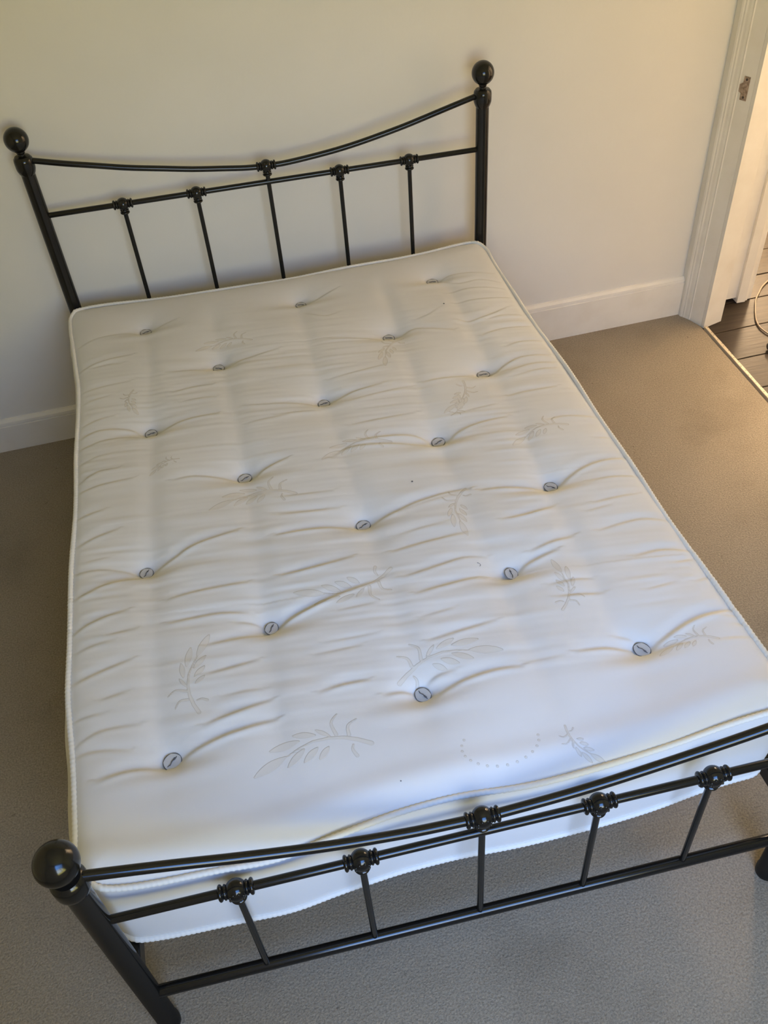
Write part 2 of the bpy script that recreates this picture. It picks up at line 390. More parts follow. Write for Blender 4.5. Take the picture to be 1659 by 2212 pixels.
# footboard
post(-Wp+FX, yf(-.61, 0)-.0, FL, 0.7592, 0.0365, 0.0225); post(Wp+FX, yf(.77, 0), FL, 0.7592, 0.0365, 0.0225)
fpz = [(-.592, .7035), (-.5821, .7010), (-.50, .6820), (-.4324, .6655), (-.36, .6465), (-.2836, .6285), (-.20, .6110), (-.1244, .5990), (-.04, .5890), (FX-.03, .5845), (FX, .5838), (FX+.03, .5845),
       (.2149, .5925), (.30, .6030), (.3868, .6180), (.47, .6340), (.5571, .6520), (.64, .6715), (.72, .6925), (.748, .7000)]
bp(MB().tube([(q[0], yf(q[0], q[1]), q[1]) for q in catmull(fpz, 4)], 0.0095, 16), 'curved_rail')
bp(MB().tube([(x, yf(x, .53), .5311) for x in np.linspace(-Wp+FX, Wp+FX, 24)], 0.0085, 16), 'cross_rail')
bp(MB().tube([(x, yf(x, .174), .1738) for x in np.linspace(-Wp+FX, Wp+FX, 24)], 0.0130, 18), 'cross_rail')
for x in (-B1, -B2, 0, B2, B1):
    x += FX; zt = 0.5839 if abs(x-FX) < 1e-6 else 0.5311
    bp(MB().tube([(x, yf(x, .174), .180), (x, yf(x, zt), zt-0.018)], 0.0068, 14), 'baluster')
    knuckle(x, yf(x, zt), zt, 0.0205, False)
# side rails and slats under the mattress
for s in (-1, 1):
    x0, x1 = s*Wp, s*Wp+FX; ya, yb = -0.012, FY+0.028
    b = MB(); w = 0.012
    b.add([(x0-w, ya, .248), (x0+w, ya, .248), (x0+w, ya, .293), (x0-w, ya, .293), (x1-w, yb, .248), (x1+w, yb, .248), (x1+w, yb, .293), (x1-w, yb, .293)],
          [(0, 1, 2, 3), (7, 6, 5, 4), (0, 4, 5, 1), (1, 5, 6, 2), (2, 6, 7, 3), (3, 7, 4, 0)])
    bevel(bp(b, 'side_rail', None), 0.003)
for k in range(13):
    y = -0.12 - k*0.148; sh = FX*(-y)/2.05
    b = MB().box(-Wp+.0125+sh, Wp-.0125+sh, y-.03, y+.03, .278, .294)
    bp(b, 'bed_slat', None, None, M_slat)

# ---------------------------------------------------------------- mattress
CREASES=[(2.0,[(-0.466,-0.243),(-0.525,-0.234),(-0.611,-0.246),(-0.665,-0.276)]),(2.5,[(-0.448,-0.242),(-0.413,-0.225),(-0.364,-0.212)]),(3.0,[(-0.663,-0.404),(-0.61,-0.38),(-0.557,-0.371),(-0.507,-0.371)]),(2.0,[(-0.626,-0.404),(-0.577,-0.401),(-0.536,-0.407)]),(2.0,[(-0.657,-0.514),(-0.59,-0.507),(-0.514,-0.506)]),(1.5,[(-0.66,-0.574),(-0.609,-0.563),(-0.558,-0.555)]),(2.0,[(-0.65,-0.676),(-0.609,-0.66),(-0.559,-0.653)]),(5.0,[(-0.65,-0.723),(-0.609,-0.707),(-0.552,-0.712),(-0.511,-0.727),(-0.478,-0.756)]),(3.0,[(-0.654,-0.772),(-0.597,-0.756),(-0.534,-0.754),(-0.478,-0.765)]),(4.5,[(-0.452,-0.76),(-0.402,-0.738),(-0.344,-0.731),(-0.283,-0.733)]),(3.5,[(-0.397,-0.497),(-0.336,-0.501),(-0.267,-0.512)]),(3.5,[(-0.243,-0.516),(-0.204,-0.496),(-0.141,-0.486),(-0.077,-0.476)]),(3.5,[(-0.394,-0.598),(-0.342,-0.59),(-0.283,-0.595)]),(2.0,[(-0.378,-0.653),(-0.331,-0.651),(-0.28,-0.656)]),(3.0,[(-0.654,-0.908),(-0.608,-0.883),(-0.554,-0.885)]),(3.0,[(-0.653,-0.946),(-0.597,-0.936),(-0.516,-0.935)]),(4.0,[(-0.414,-0.973),(-0.361,-0.972),(-0.291,-0.992),(-0.254,-1.013)]),(5.0,[(-0.222,-1.013),(-0.183,-0.986),(-0.123,-0.97)]),(2.0,[(-0.206,-0.803),(-0.159,-0.799),(-0.098,-0.798)]),(2.0,[(-0.197,-0.724),(-0.132,-0.737),(-0.09,-0.737)]),(1.5,[(-0.655,-0.836),(-0.608,-0.821),(-0.572,-0.82)]),(3.0,[(0.037,-0.241),(0.09,-0.217),(0.15,-0.189)]),(3.0,[(0.467,-0.24),(0.505,-0.215),(0.575,-0.227),(0.65,-0.257)]),(2.0,[(0.474,-0.327),(0.573,-0.328),(0.668,-0.359)]),(2.5,[(0.477,-0.235),(0.531,-0.283),(0.597,-0.283),(0.66,-0.315)]),(2.5,[(0.489,-0.393),(0.563,-0.397),(0.672,-0.412)]),(5.0,[(0.473,-0.486),(0.506,-0.501),(0.568,-0.488),(0.622,-0.466)]),(3.0,[(0.555,-0.512),(0.6,-0.503),(0.665,-0.514)]),(3.0,[(0.517,-0.584),(0.589,-0.57),(0.67,-0.577)]),(4.0,[(0.268,-0.507),(0.327,-0.487),(0.375,-0.502),(0.444,-0.533)]),(3.5,[(0.087,-0.475),(0.161,-0.49),(0.235,-0.502)]),(6.0,[(0.482,-0.766),(0.535,-0.739),(0.59,-0.722),(0.667,-0.733)]),(2.5,[(0.564,-0.662),(0.614,-0.651),(0.672,-0.661)]),(3.0,[(0.544,-0.771),(0.611,-0.763),(0.668,-0.772)]),(2.5,[(0.537,-0.806),(0.61,-0.796),(0.668,-0.797)]),(4.0,[(0.294,-0.759),(0.373,-0.755),(0.449,-0.762)]),(5.0,[(0.026,-0.765),(0.096,-0.743),(0.179,-0.736)]),(2.5,[(0.074,-0.783),(0.161,-0.775),(0.258,-0.769)]),(4.0,[(-0.116,-0.739),(-0.061,-0.748),(-0.007,-0.763)]),(3.5,[(0.503,-0.883),(0.561,-0.881),(0.637,-0.881)]),(5.0,[(0.288,-1.013),(0.331,-0.987),(0.39,-0.973),(0.465,-0.97)]),(5.0,[(0.05,-0.956),(0.121,-0.957),(0.209,-0.969),(0.256,-1.004)]),(4.0,[(-0.008,-1.005),(0.037,-0.977),(0.137,-0.989),(0.254,-1.021)]),(2.5,[(0.058,-0.891),(0.137,-0.886),(0.238,-0.886)]),(2.0,[(0.342,-0.918),(0.408,-0.915),(0.46,-0.912)]),(2.0,[(0.038,-0.668),(0.122,-0.661),(0.208,-0.65)]),(2.5,[(-0.123,-0.789),(-0.054,-0.794),(-0.009,-0.8)]),(2.0,[(0.038,-0.307),(0.085,-0.342),(0.128,-0.336)]),(1.5,[(0.347,-0.446),(0.393,-0.431),(0.432,-0.405)]),(3.0,[(-0.654,-1.04),(-0.622,-1.034),(-0.589,-1.031)]),(3.5,[(-0.652,-1.137),(-0.609,-1.121),(-0.557,-1.109)]),(3.5,[(-0.654,-1.225),(-0.597,-1.23),(-0.543,-1.245),(-0.507,-1.261)]),(5.0,[(-0.654,-1.305),(-0.597,-1.283),(-0.551,-1.275),(-0.507,-1.274)]),(6.0,[(-0.478,-1.255),(-0.434,-1.24),(-0.373,-1.213),(-0.276,-1.198)]),(1.5,[(-0.635,-1.197),(-0.577,-1.195)]),(4.5,[(-0.656,-1.405),(-0.625,-1.39),(-0.582,-1.378),(-0.538,-1.373)]),(4.0,[(-0.452,-1.369),(-0.384,-1.36),(-0.271,-1.366)]),(5.0,[(-0.448,-1.436),(-0.389,-1.435),(-0.334,-1.438),(-0.266,-1.455)]),(3.0,[(-0.308,-1.472),(-0.272,-1.479),(-0.245,-1.492)]),(7.0,[(-0.218,-1.499),(-0.18,-1.481),(-0.111,-1.465)]),(4.0,[(-0.374,-1.521),(-0.324,-1.517),(-0.251,-1.516)]),(2.0,[(-0.649,-1.463),(-0.607,-1.454),(-0.568,-1.453)]),(3.5,[(-0.653,-1.542),(-0.606,-1.53),(-0.554,-1.518),(-0.53,-1.513)]),(3.5,[(-0.38,-1.595),(-0.331,-1.591),(-0.27,-1.585)]),(2.0,[(-0.354,-1.657),(-0.303,-1.658),(-0.27,-1.663)]),(5.0,[(-0.393,-1.711),(-0.331,-1.7),(-0.259,-1.69)]),(7.0,[(-0.446,-1.766),(-0.406,-1.754),(-0.346,-1.743),(-0.255,-1.736)]),(6.0,[(-0.602,-1.781),(-0.558,-1.774),(-0.516,-1.774),(-0.477,-1.782)]),(3.0,[(-0.644,-1.718),(-0.605,-1.717),(-0.541,-1.73)]),(2.5,[(-0.648,-1.695),(-0.596,-1.674),(-0.52,-1.678)]),(2.5,[(-0.197,-1.24),(-0.137,-1.24),(-0.073,-1.244)]),(2.0,[(-0.194,-1.366),(-0.136,-1.364),(-0.093,-1.36)]),(2.0,[(-0.195,-1.162),(-0.126,-1.173),(-0.062,-1.182)]),(2.0,[(-0.596,-1.601),(-0.545,-1.594)]),(2.0,[(-0.652,-1.635),(-0.613,-1.633),(-0.589,-1.635)]),(2.0,[(-0.589,-1.435),(-0.524,-1.434)]),(4.5,[(-0.183,-1.238),(-0.123,-1.238),(-0.063,-1.243),(0.004,-1.261)]),(7.0,[(0.039,-1.252),(0.102,-1.235),(0.169,-1.218),(0.261,-1.206),(0.293,-1.212)]),(3.0,[(0.109,-1.243),(0.187,-1.229),(0.271,-1.217)]),(6.0,[(0.32,-1.222),(0.378,-1.226),(0.474,-1.248)]),(3.0,[(-0.175,-1.173),(-0.114,-1.179),(-0.024,-1.186)]),(2.0,[(-0.166,-1.112),(-0.084,-1.12),(-0.03,-1.127)]),(4.5,[(-0.193,-1.366),(-0.116,-1.364),(-0.028,-1.356)]),(4.0,[(0.069,-1.364),(0.146,-1.356),(0.24,-1.352)]),(2.0,[(0.083,-1.319),(0.146,-1.311),(0.207,-1.309)]),(4.0,[(0.073,-1.448),(0.154,-1.434),(0.215,-1.425),(0.269,-1.432)]),(5.0,[(0.09,-1.501),(0.158,-1.492),(0.229,-1.486),(0.295,-1.497)]),(6.0,[(0.327,-1.485),(0.359,-1.47),(0.427,-1.457)]),(6.0,[(-0.218,-1.496),(-0.141,-1.474),(-0.062,-1.451),(0.017,-1.44)]),(4.0,[(0.083,-1.631),(0.159,-1.622),(0.235,-1.615)]),(2.0,[(-0.155,-1.605),(-0.055,-1.605)]),(4.0,[(-0.16,-1.698),(-0.107,-1.691),(-0.059,-1.691)]),(6.0,[(0.065,-1.757),(0.125,-1.74),(0.197,-1.734),(0.249,-1.74)]),(3.0,[(0.047,-1.732),(0.076,-1.715),(0.119,-1.713)]),(3.0,[(0.339,-1.335),(0.398,-1.331),(0.459,-1.325)]),(2.0,[(0.081,-1.568),(0.158,-1.561)]),(5.0,[(-0.033,-1.733),(0.002,-1.731),(0.033,-1.738)]),(2.0,[(-0.09,-1.502),(0.003,-1.503)]),(2.0,[(-0.133,-1.579),(-0.015,-1.584)]),(6.0,[(0.504,-1.249),(0.569,-1.215),(0.637,-1.199),(0.698,-1.202)]),(3.0,[(0.584,-1.261),(0.64,-1.263),(0.705,-1.273)]),(3.5,[(0.565,-1.338),(0.622,-1.335),(0.673,-1.336)]),(2.0,[(0.536,-1.363),(0.601,-1.357)]),(3.5,[(0.541,-1.428),(0.594,-1.42),(0.653,-1.418),(0.711,-1.434)]),(3.0,[(0.357,-1.336),(0.404,-1.333),(0.471,-1.319)]),(5.0,[(0.37,-1.443),(0.419,-1.432),(0.478,-1.425)]),(4.0,[(0.588,-1.522),(0.647,-1.517),(0.718,-1.534)]),(2.5,[(0.667,-1.562),(0.713,-1.56)]),(2.5,[(0.685,-1.624),(0.722,-1.615)]),(8.0,[(0.529,-1.754),(0.583,-1.733),(0.644,-1.716),(0.728,-1.71)]),(2.5,[(0.692,-1.724),(0.728,-1.73)]),(2.0,[(0.71,-1.751),(0.734,-1.753)]),(5.0,[(0.371,-1.734),(0.433,-1.738),(0.49,-1.75)]),(3.0,[(0.464,-1.713),(0.488,-1.722),(0.503,-1.736)]),(3.0,[(0.376,-1.552),(0.429,-1.552),(0.475,-1.556)]),(3.5,[(0.381,-1.588),(0.431,-1.595),(0.482,-1.602)]),(2.0,[(0.571,-1.62),(0.65,-1.614)]),(2.0,[(0.65,-1.781),(0.696,-1.785),(0.731,-1.79)]),(3.0,[(0.563,-1.016),(0.613,-1.011),(0.696,-1.031)]),(2.0,[(0.655,-1.113),(0.695,-1.119)]),(3.0,[(0.528,-1.772),(0.568,-1.767),(0.603,-1.772)]),(1.5,[(0.261,-1.732),(0.342,-1.738)])]
TUFTS=[(-0.4651, -0.23, 20), (0.027, -0.2225, -20), (0.46, -0.221, -10), (-0.2595, -0.4949, -30), (0.254, -0.4925, -15), (-0.4665, -0.7418, 10), (0.0108, -0.7512, 10), (0.4711, -0.7498, 0), (-0.2376, -0.9963, 30), (0.2728, -1.0002, 25), (-0.497, -1.2557, 60), (0.0212, -1.2472, 30), (0.4952, -1.24, -40), (-0.2339, -1.4986, 60), (0.3115, -1.4888, 90), (-0.4638, -1.7683, 45), (0.0422, -1.7465, -60), (0.5069, -1.7556, -60)]
STEM=[(0.0, 0.0), (0.1, -0.069), (0.213, -0.124), (0.332, -0.154), (0.472, -0.164), (0.604, -0.135), (0.722, -0.093), (0.823, -0.047)]
LEAVES=[([(1.0, 0.0), (0.72, -0.101)], 0.0411), ([(0.834, -0.188), (0.581, -0.203)], 0.0343), ([(0.623, -0.268), (0.436, -0.216)], 0.0274), ([(0.426, -0.263), (0.32, -0.172)], 0.0171), ([(0.717, -0.003), (0.553, -0.118)], 0.0291), ([(0.578, -0.002), (0.44, -0.099)], 0.0291), ([(0.45, 0.014), (0.35, -0.079)], 0.0257)]
HOOKS=[[(0.215, -0.359), (0.281, -0.286), (0.265, -0.169)], [(0.065, -0.262), (0.148, -0.223), (0.162, -0.135)], [(0.148, -0.039), (0.165, 0.009), (0.143, 0.073)]]
SPRIGS=[(-0.082, -1.839, -0.31, -1.853, 1), (0.001, -1.716, 0.224, -1.696, -1), (0.051, -1.418, -0.171, -1.429, -1), (0.285, -1.21, 0.246, -1.366, 1), (-0.401, -1.685, -0.365, -1.498, -1), (0.379, -1.63, 0.406, -1.486, 1), (0.286, -1.894, 0.336, -1.979, 1), (-0.149, -0.409, -0.317, -0.414, 1), (0.149, -0.988, -0.036, -1.01, 1), (-0.12, -1.114, -0.333, -1.116, 1), (0.607, -1.052, 0.446, -1.091, 1), (0.289, -0.53, 0.207, -0.662, 1), (0.328, -0.928, 0.37, -0.847, 1), (0.658, -1.783, 0.528, -1.79, 1), (-0.394, -0.9, -0.473, -0.941, 1), (0.4, -0.79, 0.313, -0.913, -1), (-0.505, -0.557, -0.495, -0.669, 1)]
FRONT=[(-0.637, -1.9742, 0.5693), (-0.595, -1.9873, 0.5595), (-0.507, -1.9929, 0.5505), (-0.416, -1.9949, 0.5479), (-0.293, -2.0016, 0.5458), (-0.207, -1.9888, 0.5553), (-0.069, -1.9762, 0.5656), (0.051, -1.975, 0.5689), (0.17, -1.983, 0.5607), (0.267, -1.9833, 0.5615), (0.39, -1.9809, 0.5656), (0.486, -1.9748, 0.5694), (0.588, -1.9615, 0.5735), (0.673, -1.9569, 0.576)]

ZP = 0.575
# edge lines of the top panel
left_x = lambda y: np.interp(-y, [.05, .16, .30, .456, .725, 1.084, 1.376, 1.563, 1.704, 1.828, 1.934, 2.0], [-.697, -.694, -.676, -.6615, -.6614, -.6608, -.6634, -.6615, -.6506, -.6468, -.642, -.637])
right_x = lambda y: np.interp(-y, [.03, .10, .20, .4765, .674, .897, 1.124, 1.324, 1.51, 1.675, 1.796, 2.0], [.682, .680, .6795, .6806, .6913, .6978, .7042, .7099, .7166, .7227, .7320, .7470])
head_y = lambda x: np.interp(x, [-.68, -.5968, -.4333, -.2084, -.0247, .1624, .3676, .5153, .6194, .68], [-.045, -.0452, -.0577, -.0692, -.0694, -.0636, -.0600, -.0477, -.034, -.034])
FXs = [f[0] for f in FRONT]; foot_y = lambda x: np.interp(x, FXs, [f[1] for f in FRONT])
def smoothf(f, w=0.05):
    return lambda t: sum(f(t + d)*k for d, k in ((-w, .1), (-w/2, .25), (0, .3), (w/2, .25), (w, .1)))
left_x, right_x, head_y, foot_y = (smoothf(f) for f in (left_x, right_x, head_y, foot_y))
foot_z = smoothf(lambda x: np.interp(x, FXs, [f[2] for f in FRONT]))
NX, NY = 500, 700
Uh, Vh = 1.36, 1.93                                     # nominal size used for rounding the corners
U, V = np.meshgrid(np.linspace(0, Uh, NX), np.linspace(0, Vh, NY))
def round_corner(U, V, cu, cv, su, sv, r):
    a_ = np.clip(su*(U-cu), 0, None)/r; b_ = np.clip(sv*(V-cv), 0, None)/r
    m_ = (a_ > 0) & (b_ > 0)
    U = np.where(m_, cu + su*r*a_*np.sqrt(np.clip(1-b_*b_/2, 0, 1)), U)
    V = np.where(m_, cv + sv*r*b_*np.sqrt(np.clip(1-a_*a_/2, 0, 1)), V)
    return U, V
for (cu, cv, su, sv, r) in ((0.06, 0.06, -1, -1, .06), (Uh-.075, 0.075, 1, -1, .075), (0.05, Vh-.05, -1, 1, .05), (Uh-.045, Vh-.045, 1, 1, .045)):
    U, V = round_corner(U, V, cu, cv, su, sv, r)
un, vn = U/Uh, V/Vh
X = -0.68 + 1.37*un; Y = -0.05 - 1.93*vn
for _ in range(4):
    X = left_x(Y)*(1-un) + right_x(Y)*un
    Y = head_y(X)*(1-vn) + foot_y(X)*vn
# distance to the border, for the cushion's edge
de = np.minimum(np.minimum(U, Uh-U), np.minimum(V, Vh-V)); de = np.clip(de, 0, None)
zedge = ZP + (foot_z(X)-ZP)*np.clip((vn-0.86)/0.14, 0, 1)**1.6
Z = zedge + 0.012*(1-np.exp(-de/0.030)) - 0.004
Z += 0.006*np.sin(np.pi*np.clip(un, 0, 1))*np.sin(np.pi*np.clip(vn, 0, 1))
# roll along the foot edge
Z += 0.006*np.exp(-((Vh-V-0.05)/0.03)**2)
# soft valleys down the tuft columns, broken up by noise
def vnoise(X, Y, sx, sy, seed):
    g = np.random.default_rng(seed).random((64, 64)); xi = ((X+6.0)/sx) % 63; yi = ((Y+6.0)/sy) % 63
    x0 = np.floor(xi).astype(int); y0 = np.floor(yi).astype(int); fx = xi-x0; fy = yi-y0
    fx = fx*fx*(3-2*fx); fy = fy*fy*(3-2*fy); x1 = (x0+1) % 64; y1 = (y0+1) % 64
    return (g[y0, x0]*(1-fx)+g[y0, x1]*fx)*(1-fy)+(g[y1, x0]*(1-fx)+g[y1, x1]*fx)*fy
cols = [(-.470, 0), (-.245, 1), (.023, 0), (.280, 1), (.485, 0)]
for cx_, odd in cols:
    ramp_ = np.clip((-Y-0.15)/0.12, 0, 1)*np.clip((1.88+Y)/0.15, 0, 1)
    cxy = cx_ + 0.012*np.sin(Y*3.1+cx_*7)
    Z -= ramp_*(0.0035 + 0.003*vnoise(X*0, Y, 1, .12, int(cx_*100)+80))*np.exp(-((X-cxy)/0.028)**2)
# funnels of the tufts: wide, a little longer towards the foot
for tx, ty, ang in TUFTS:
    dx = X-tx; dy = Y-ty; d = np.sqrt((dx*0.85)**2 + (dy*np.where(dy > 0, 1.0, 1.15))**2); d = np.clip(d-0.011, 0, None)
    Z -= 0.010*np.exp(-(d/0.013)**1.3) + 0.017*np.exp(-(d/0.060)**1.5)
    # bulge of filling just below and above the button
    Z += 0.006*np.exp(-((dy+0.040)/0.022)**2 - (dx/0.10)**2)
# creases pulled across the panel between the tufts
Hc = np.zeros_like(Z)
for A, pts in CREASES:
    P = np.array(catmull(pts, 5)) if len(pts) > 2 else np.array(pts, float)
    x0, y0 = P.min(0)-0.06; x1, y1 = P.max(0)+0.06
    sel = (X > x0) & (X < x1) & (Y > y0) & (Y < y1)
    if not sel.any(): continue
    xs_, ys_ = X[sel], Y[sel]
    best = np.full(xs_.shape, 9.0); sd = np.zeros_like(best); tt = np.zeros_like(best)
    L_ = np.concatenate([[0], np.cumsum(np.hypot(*np.diff(P, axis=0).T))]); T_ = L_[-1]
    for i in range(len(P)-1):
        a_, b_ = P[i], P[i+1]; e = b_-a_; l2 = e@e+1e-12
        u = np.clip(((xs_-a_[0])*e[0]+(ys_-a_[1])*e[1])/l2, 0, 1)
        ddx = xs_-(a_[0]+u*e[0]); ddy = ys_-(a_[1]+u*e[1]); d = np.hypot(ddx, ddy)
        s_ = np.sign(ddy + 1e-9); up = d < best
        best = np.where(up, d, best); sd = np.where(up, s_, sd); tt = np.where(up, (L_[i]+u*(L_[i+1]-L_[i]))/T_, tt)
    far = sd > 0
    k_ = min(max(A, 1.5), 6)
    wfar = 0.0080 + 0.0018*k_; wnear = 0.0034 + 0.0005*k_
    prof = -np.where(far, np.exp(-(best/wfar)**1.4), np.exp(-(best/wnear)**2))
    prof = prof + 0.50*np.where(far, 0, np.exp(-((best-0.010)/0.009)**2))*(1 if A < 9 else 1) + 0.25*np.where(far, np.exp(-((best-2.0*wfar)/wfar)**2), 0)
    taper = np.sin(np.pi*np.clip(tt, 0.0, 1.0)*0.86+0.22)**0.7
    endd = np.exp(-(np.clip(best, 0, None)/0.03)**4)
    Hc[sel] += A*0.00078*prof*taper*endd
Hc = np.clip(Hc, -0.010, 0.005)
# faint short cross wrinkles everywhere, stretched along the width
w_ = vnoise(X - 0.15*Y, Y + 0.10*X, .11, .011, 5)-0.5; w2_ = vnoise(X, Y + 0.12*X, .17, .024, 9)-0.5
amp = np.clip(de/0.03, 0, 1)*np.clip((1.82+Y)/0.12, 0.0, 1)*np.clip((-Y-0.25)/0.25, 0.1, 1)
Z += Hc + amp*(0.0011*w_*vnoise(X, Y, .2, .2, 3)*2 + 0.0019*w2_*vnoise(X, Y, .25, .25, 4)*2)
Z += 0.004*(vnoise(X, Y, .16, .16, 12)-0.5)*np.clip(de/0.06, 0, 1)
# pinched border next to the piping
Z -= 0.0022*np.exp(-(de/0.010)**2)
# leaf sprigs as a signed distance (flat damask figure)
SD = np.full_like(Z, 0.02)
def caps(px, py, a_, b_, r0, r1, lens=False):
    e = np.array(b_)-np.array(a_); l2 = e@e+1e-12
    u = np.clip(((px-a_[0])*e[0]+(py-a_[1])*e[1])/l2, 0, 1)
    d = np.hypot(px-(a_[0]+u*e[0]), py-(a_[1]+u*e[1]))
    r = r0*np.sin(np.pi*np.clip(u*0.92+0.04, 0, 1))**0.8 if lens else r0+(r1-r0)*u
    return d-r
for bx_, by_, tx_, ty_, mir in SPRIGS:
    base = np.array((bx_, by_)); ax_ = np.array((tx_-bx_, ty_-by_)); Ln = np.hypot(*ax_); ax_ = ax_/Ln; ay_ = np.array((-ax_[1], ax_[0]))*mir
    sel = (np.abs(X-(bx_+tx_)/2) < Ln*.75+.02) & (np.abs(Y-(by_+ty_)/2) < Ln*.75+.02)
    lx = ((X[sel]-bx_)*ax_[0] + (Y[sel]-by_)*ax_[1])/Ln; ly = ((X[sel]-bx_)*ay_[0] + (Y[sel]-by_)*ay_[1])/Ln
    sd = np.full(lx.shape, 9.0)
    for i in range(len(STEM)-1):
        sd = np.minimum(sd, caps(lx, ly, STEM[i], STEM[i+1], .020-.0025*i, .0175-.0025*i))
    for (a_, b_), w in LEAVES: sd = np.minimum(sd, caps(lx, ly, a_, b_, w*1.05, 0, True))
    for h in HOOKS:
        hh = catmull(h, 4)
        for i in range(8): sd = np.minimum(sd, caps(lx, ly, hh[i], hh[i+1], .007+.001*i, .008+.001*i))
    SD[sel] = np.minimum(SD[sel], sd*Ln)
# little ring of dots near the foot
for k in range(15):
    a_ = R(150 + k*15); cxy = (0.155+0.075*math.cos(a_), -1.90+0.045*math.sin(a_))
    SD = np.minimum(SD, np.hypot(X-cxy[0], Y-cxy[1])-0.0026)
verts = np.stack([X, Y, Z], -1).reshape(-1, 3)
verts[:, 1] += 1.0
idx = np.arange(NX*NY).reshape(NY, NX)
quads = np.stack([idx[:-1, :-1], idx[1:, :-1], idx[1:, 1:], idx[:-1, 1:]], -1).reshape(-1, 4)
me = bpy.data.meshes.new('top_panel'); me.vertices.add(len(verts)); me.vertices.foreach_set('co', verts.ravel().astype(np.float32))
me.loops.add(quads.size); me.loops.foreach_set('vertex_index', quads.ravel().astype(np.int32))
me.polygons.add(len(quads)); me.polygons.foreach_set('loop_start', (np.arange(len(quads))*4).astype(np.int32))
me.update(calc_edges=True); me.shade_smooth()
at = me.attributes.new('motif', 'FLOAT', 'POINT'); at.data.foreach_set('value', SD.ravel().astype(np.float32))
mt = empty('mattress', (0, -1.0, 0.30))
tag(mt, 'white button-tufted double mattress with rope piping lying on the black metal bed frame', 'mattress')
tp = link('top_panel', me, M_tick, mt); tp.location = (0, 0, -0.30)
# border outline from the rim of the top panel
rim = [(0, i) for i in range(0, NX, 5)] + [(j, NX-1) for j in range(0, NY, 5)] + [(NY-1, i) for i in range(NX-1, -1, -5)] + [(j, 0) for j in range(NY-1, -1, -5)]
rp_ = []
for j, i in rim:
    q = (X[j, i], Y[j, i]+1.0, Z[j, i]-0.30)
    if not rp_ or math.dist(q[:2], rp_[-1][:2]) > 0.004: rp_.append(q)
if math.dist(rp_[0][:2], rp_[-1][:2]) < 0.004: rp_.pop()
n = len(rp_); RP = np.array(rp_)
tan = np.roll(RP, -3, 0)-np.roll(RP, 3, 0); nr = np.stack([tan[:, 1], -tan[:, 0]], -1); nr /= np.linalg.norm(nr, axis=1)[:, None]
cen = RP[:, :2].mean(0)
if ((RP[:, :2]-cen)*nr).sum() < 0: nr = -nr
# how far each side bulges out between the pipings
yy = RP[:, 1]-1.0
bul = np.zeros(n)
wl = np.clip(-nr[:, 0], 0, 1)**2; wr = np.clip(nr[:, 0], 0, 1)**2; wf = np.clip(-nr[:, 1], 0, 1)**2; wh = np.clip(nr[:, 1], 0, 1)**2
bl = 0.034 + 0.004*np.sin(yy*9) + 0.010*np.exp(-((yy+1.62)/.16)**2)
bl = bl*np.clip((1.95+yy)/0.10, 0.15, 1)*np.clip((-yy-0.04)/0.12, 0.2, 1)
bul = wl*bl + wr*0.016 + wf*0.004 + wh*0.004
botoff = wl*0.004 + wf*0.0 + wr*0.0
prof = np.linspace(0, 1, 17); vs = []
for t in prof:
    off = bul*np.sin(np.pi*t)**0.8*(1.15-0.3*t) + botoff*t - 0.0015
    pl_ = 0.0012*np.sin(np.arange(n)*0.52)*math.sin(math.pi*t)
    zt = RP[:, 2]*(1-t) + 0.0065*t
    for k in range(n): vs.append((RP[k, 0]+nr[k, 0]*(off[k]+pl_[k]), RP[k, 1]+nr[k, 1]*(off[k]+pl_[k]), zt[k]))
fs = [(r_*n+k, (r_+1)*n+k, (r_+1)*n+(k+1) % n, r_*n+(k+1) % n) for r_ in range(16) for k in range(n)]
link('border', mesh('border', vs, fs, 60), M_border, mt)
bot = [Vector(vs[16*n+k]) for k in range(n)]
# underside
cb_ = Vector((cen[0], cen[1], 0.003)); vs2 = [tuple(b_) for b_ in bot] + [(cb_.x+(b_.x-cb_.x)*.97, cb_.y+(b_.y-cb_.y)*.97, 0.003) for b_ in bot] + [tuple(cb_)]
fs2 = [(k, (k+1) % n, n+(k+1) % n, n+k) for k in range(n)] + [(n+k, n+(k+1) % n, 2*n) for k in range(n)]
link('bottom_panel', mesh('bottom_panel', vs2, fs2, 60), M_border, mt)
# rope piping: core with a twisted strand relief
def rope(path, r, name, twist, amp_, step=0.0032):
    P = np.array(path); seg_ = np.linalg.norm(np.roll(P, -1, 0)-P, axis=1); L_ = np.concatenate([[0], np.cumsum(seg_)]); Pc = np.vstack([P, P[:1]])
    m_ = int(L_[-1]/step); s_ = np.linspace(0, L_[-1], m_, endpoint=False)
    Q = np.stack([np.interp(s_, L_, Pc[:, c]) for c in range(3)], -1)
    T = np.roll(Q, -2, 0)-np.roll(Q, 2, 0); T /= np.linalg.norm(T, axis=1)[:, None]
    Xv = np.cross(T, (0, 0, 1)); Xv /= np.linalg.norm(Xv, axis=1)[:, None]; Yv = np.cross(Xv, T)
    sg = 12; vs = []
    for k in range(sg):
        q = 2*math.pi*k/sg; rr = r*(1+amp_*np.sin(q + 2*math.pi*s_/twist))
        vs.append(Q + Xv*(rr*math.cos(q))[:, None] + Yv*(rr*math.sin(q))[:, None])
    vs = np.stack(vs, 1).reshape(-1, 3)
    fs = [(i*sg+k, i*sg+(k+1) % sg, ((i+1) % m_)*sg+(k+1) % sg, ((i+1) % m_)*sg+k) for i in range(m_) for k in range(sg)]
    return link(name, mesh(name, vs, fs, 80), M_piping, mt)
wob = 0.0016*np.sin(np.arange(n)*0.21)+0.0012*np.sin(np.arange(n)*0.083+1)
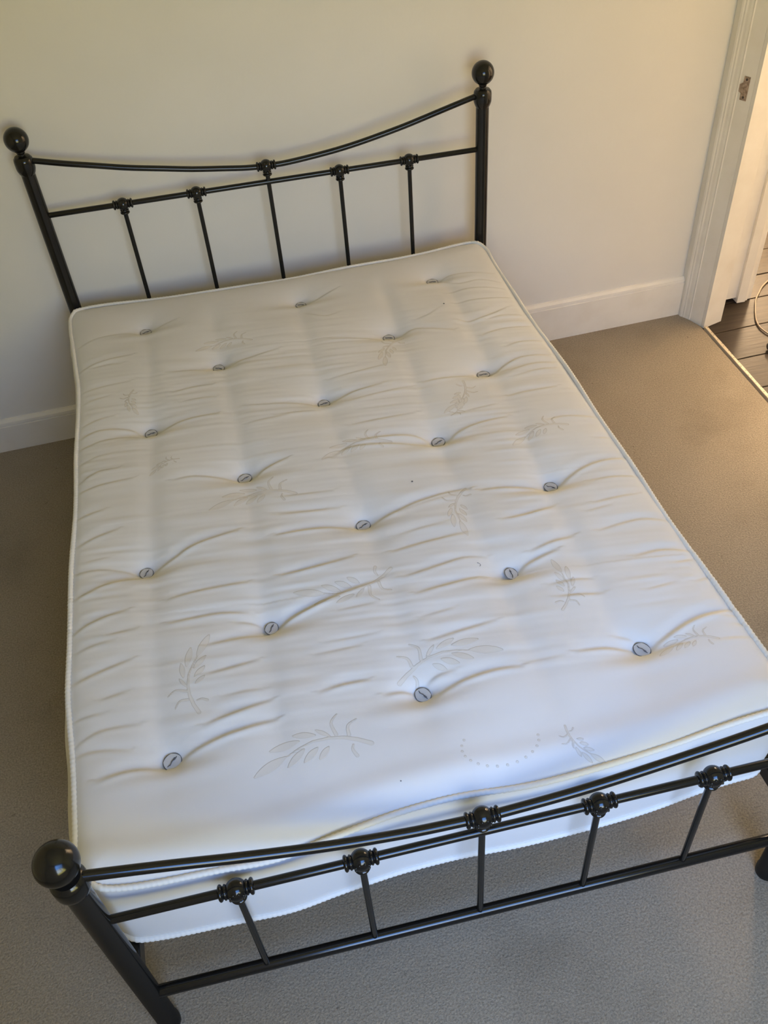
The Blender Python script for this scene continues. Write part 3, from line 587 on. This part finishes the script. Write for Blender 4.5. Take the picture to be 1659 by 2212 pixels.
rope([(RP[k, 0]+nr[k, 0]*(0.003+wob[k]), RP[k, 1]+nr[k, 1]*(0.003+wob[k]), RP[k, 2]+0.0005+0.5*wob[k]) for k in range(n)], 0.0058, 'piping', 0.010, 0.13)
rope([(bot[k].x+nr[k, 0]*0.002, bot[k].y+nr[k, 1]*0.002, 0.0066) for k in range(n)], 0.0060, 'piping', 0.010, 0.13)
# tuft buttons: felt washer, dark stitched rim and a loop of thread
def zat(x, y):
    d = (X-x)**2+(Y-y)**2; j, i = np.unravel_index(np.argmin(d), d.shape); return Z[j, i]
bm_ = MB().lathe([(0.0112, 0), (0.0122, 0.0010), (0.0118, 0.0024), (0.0085, 0.0030), (0.003, 0.0022), (0.0004, 0.0020)], 24)
me_b = mesh('tuft_button', bm_.v, bm_.f, 40); me_b.materials.append(M_felt)
ring_ = [(0.0118*math.cos(q), 0.0118*math.sin(q), 0.0022+0.0004*math.sin(5*q)) for q in np.linspace(0, 2*math.pi, 28, endpoint=False)]
th = MB().tube(ring_, 0.00062, 6, True)
th.tube([(-0.0085, 0.0006, 0.0028), (-0.004, -0.0008, 0.0040), (0.0, 0.0007, 0.0045), (0.004, -0.0006, 0.0040), (0.0085, 0.0005, 0.0028)], 0.0007, 6)
th.tube([(-0.006, -0.0010, 0.0028), (0.0, 0.0002, 0.0048), (0.006, 0.0016, 0.0028)], 0.0006, 6)
me_t = mesh('thread', th.v, th.f, 60); me_t.materials.append(M_thread)
for tx, ty, ang in TUFTS:
    z = zat(tx, ty); b_ = link('tuft_button', me_b, None, mt)
    gx = (zat(tx+.016, ty)-zat(tx-.016, ty))/.032; gy = (zat(tx, ty+.016)-zat(tx, ty-.016))/.032
    b_.location = (tx, ty+1.0, z+0.0030-0.30)
    b_.rotation_euler = (R(10)+gy*.3, -gx*.4, R(ang)); s_ = random.uniform(1.32, 1.46)
    b_.scale = (s_*random.uniform(1.0, 1.12), s_*random.uniform(.85, .98), 1)
    link('thread', me_t, None, b_)
# specks of lint on the cloth
for (x, y, r) in ((0.165, -1.1560, .0022), (0.452, -.394, .0022), (-0.046, -1.93, .0012)):
    MB().lathe([(r, 0), (r*1.1, r*.4), (r*.4, r*.8)], 7, Matrix.Translation((x, y+1, zat(x, y)+.0002-.30))).build('lint', M_thread, mt)
fb = [(0.245+.005*math.cos(q), -1.455+.005*math.sin(q)) for q in np.linspace(-1.2, 1.8, 9)]
MB().tube([(x, y+1, zat(x, y)+.0008-.30) for x, y in fb], 0.0004, 5).build('lint', M_thread, mt)
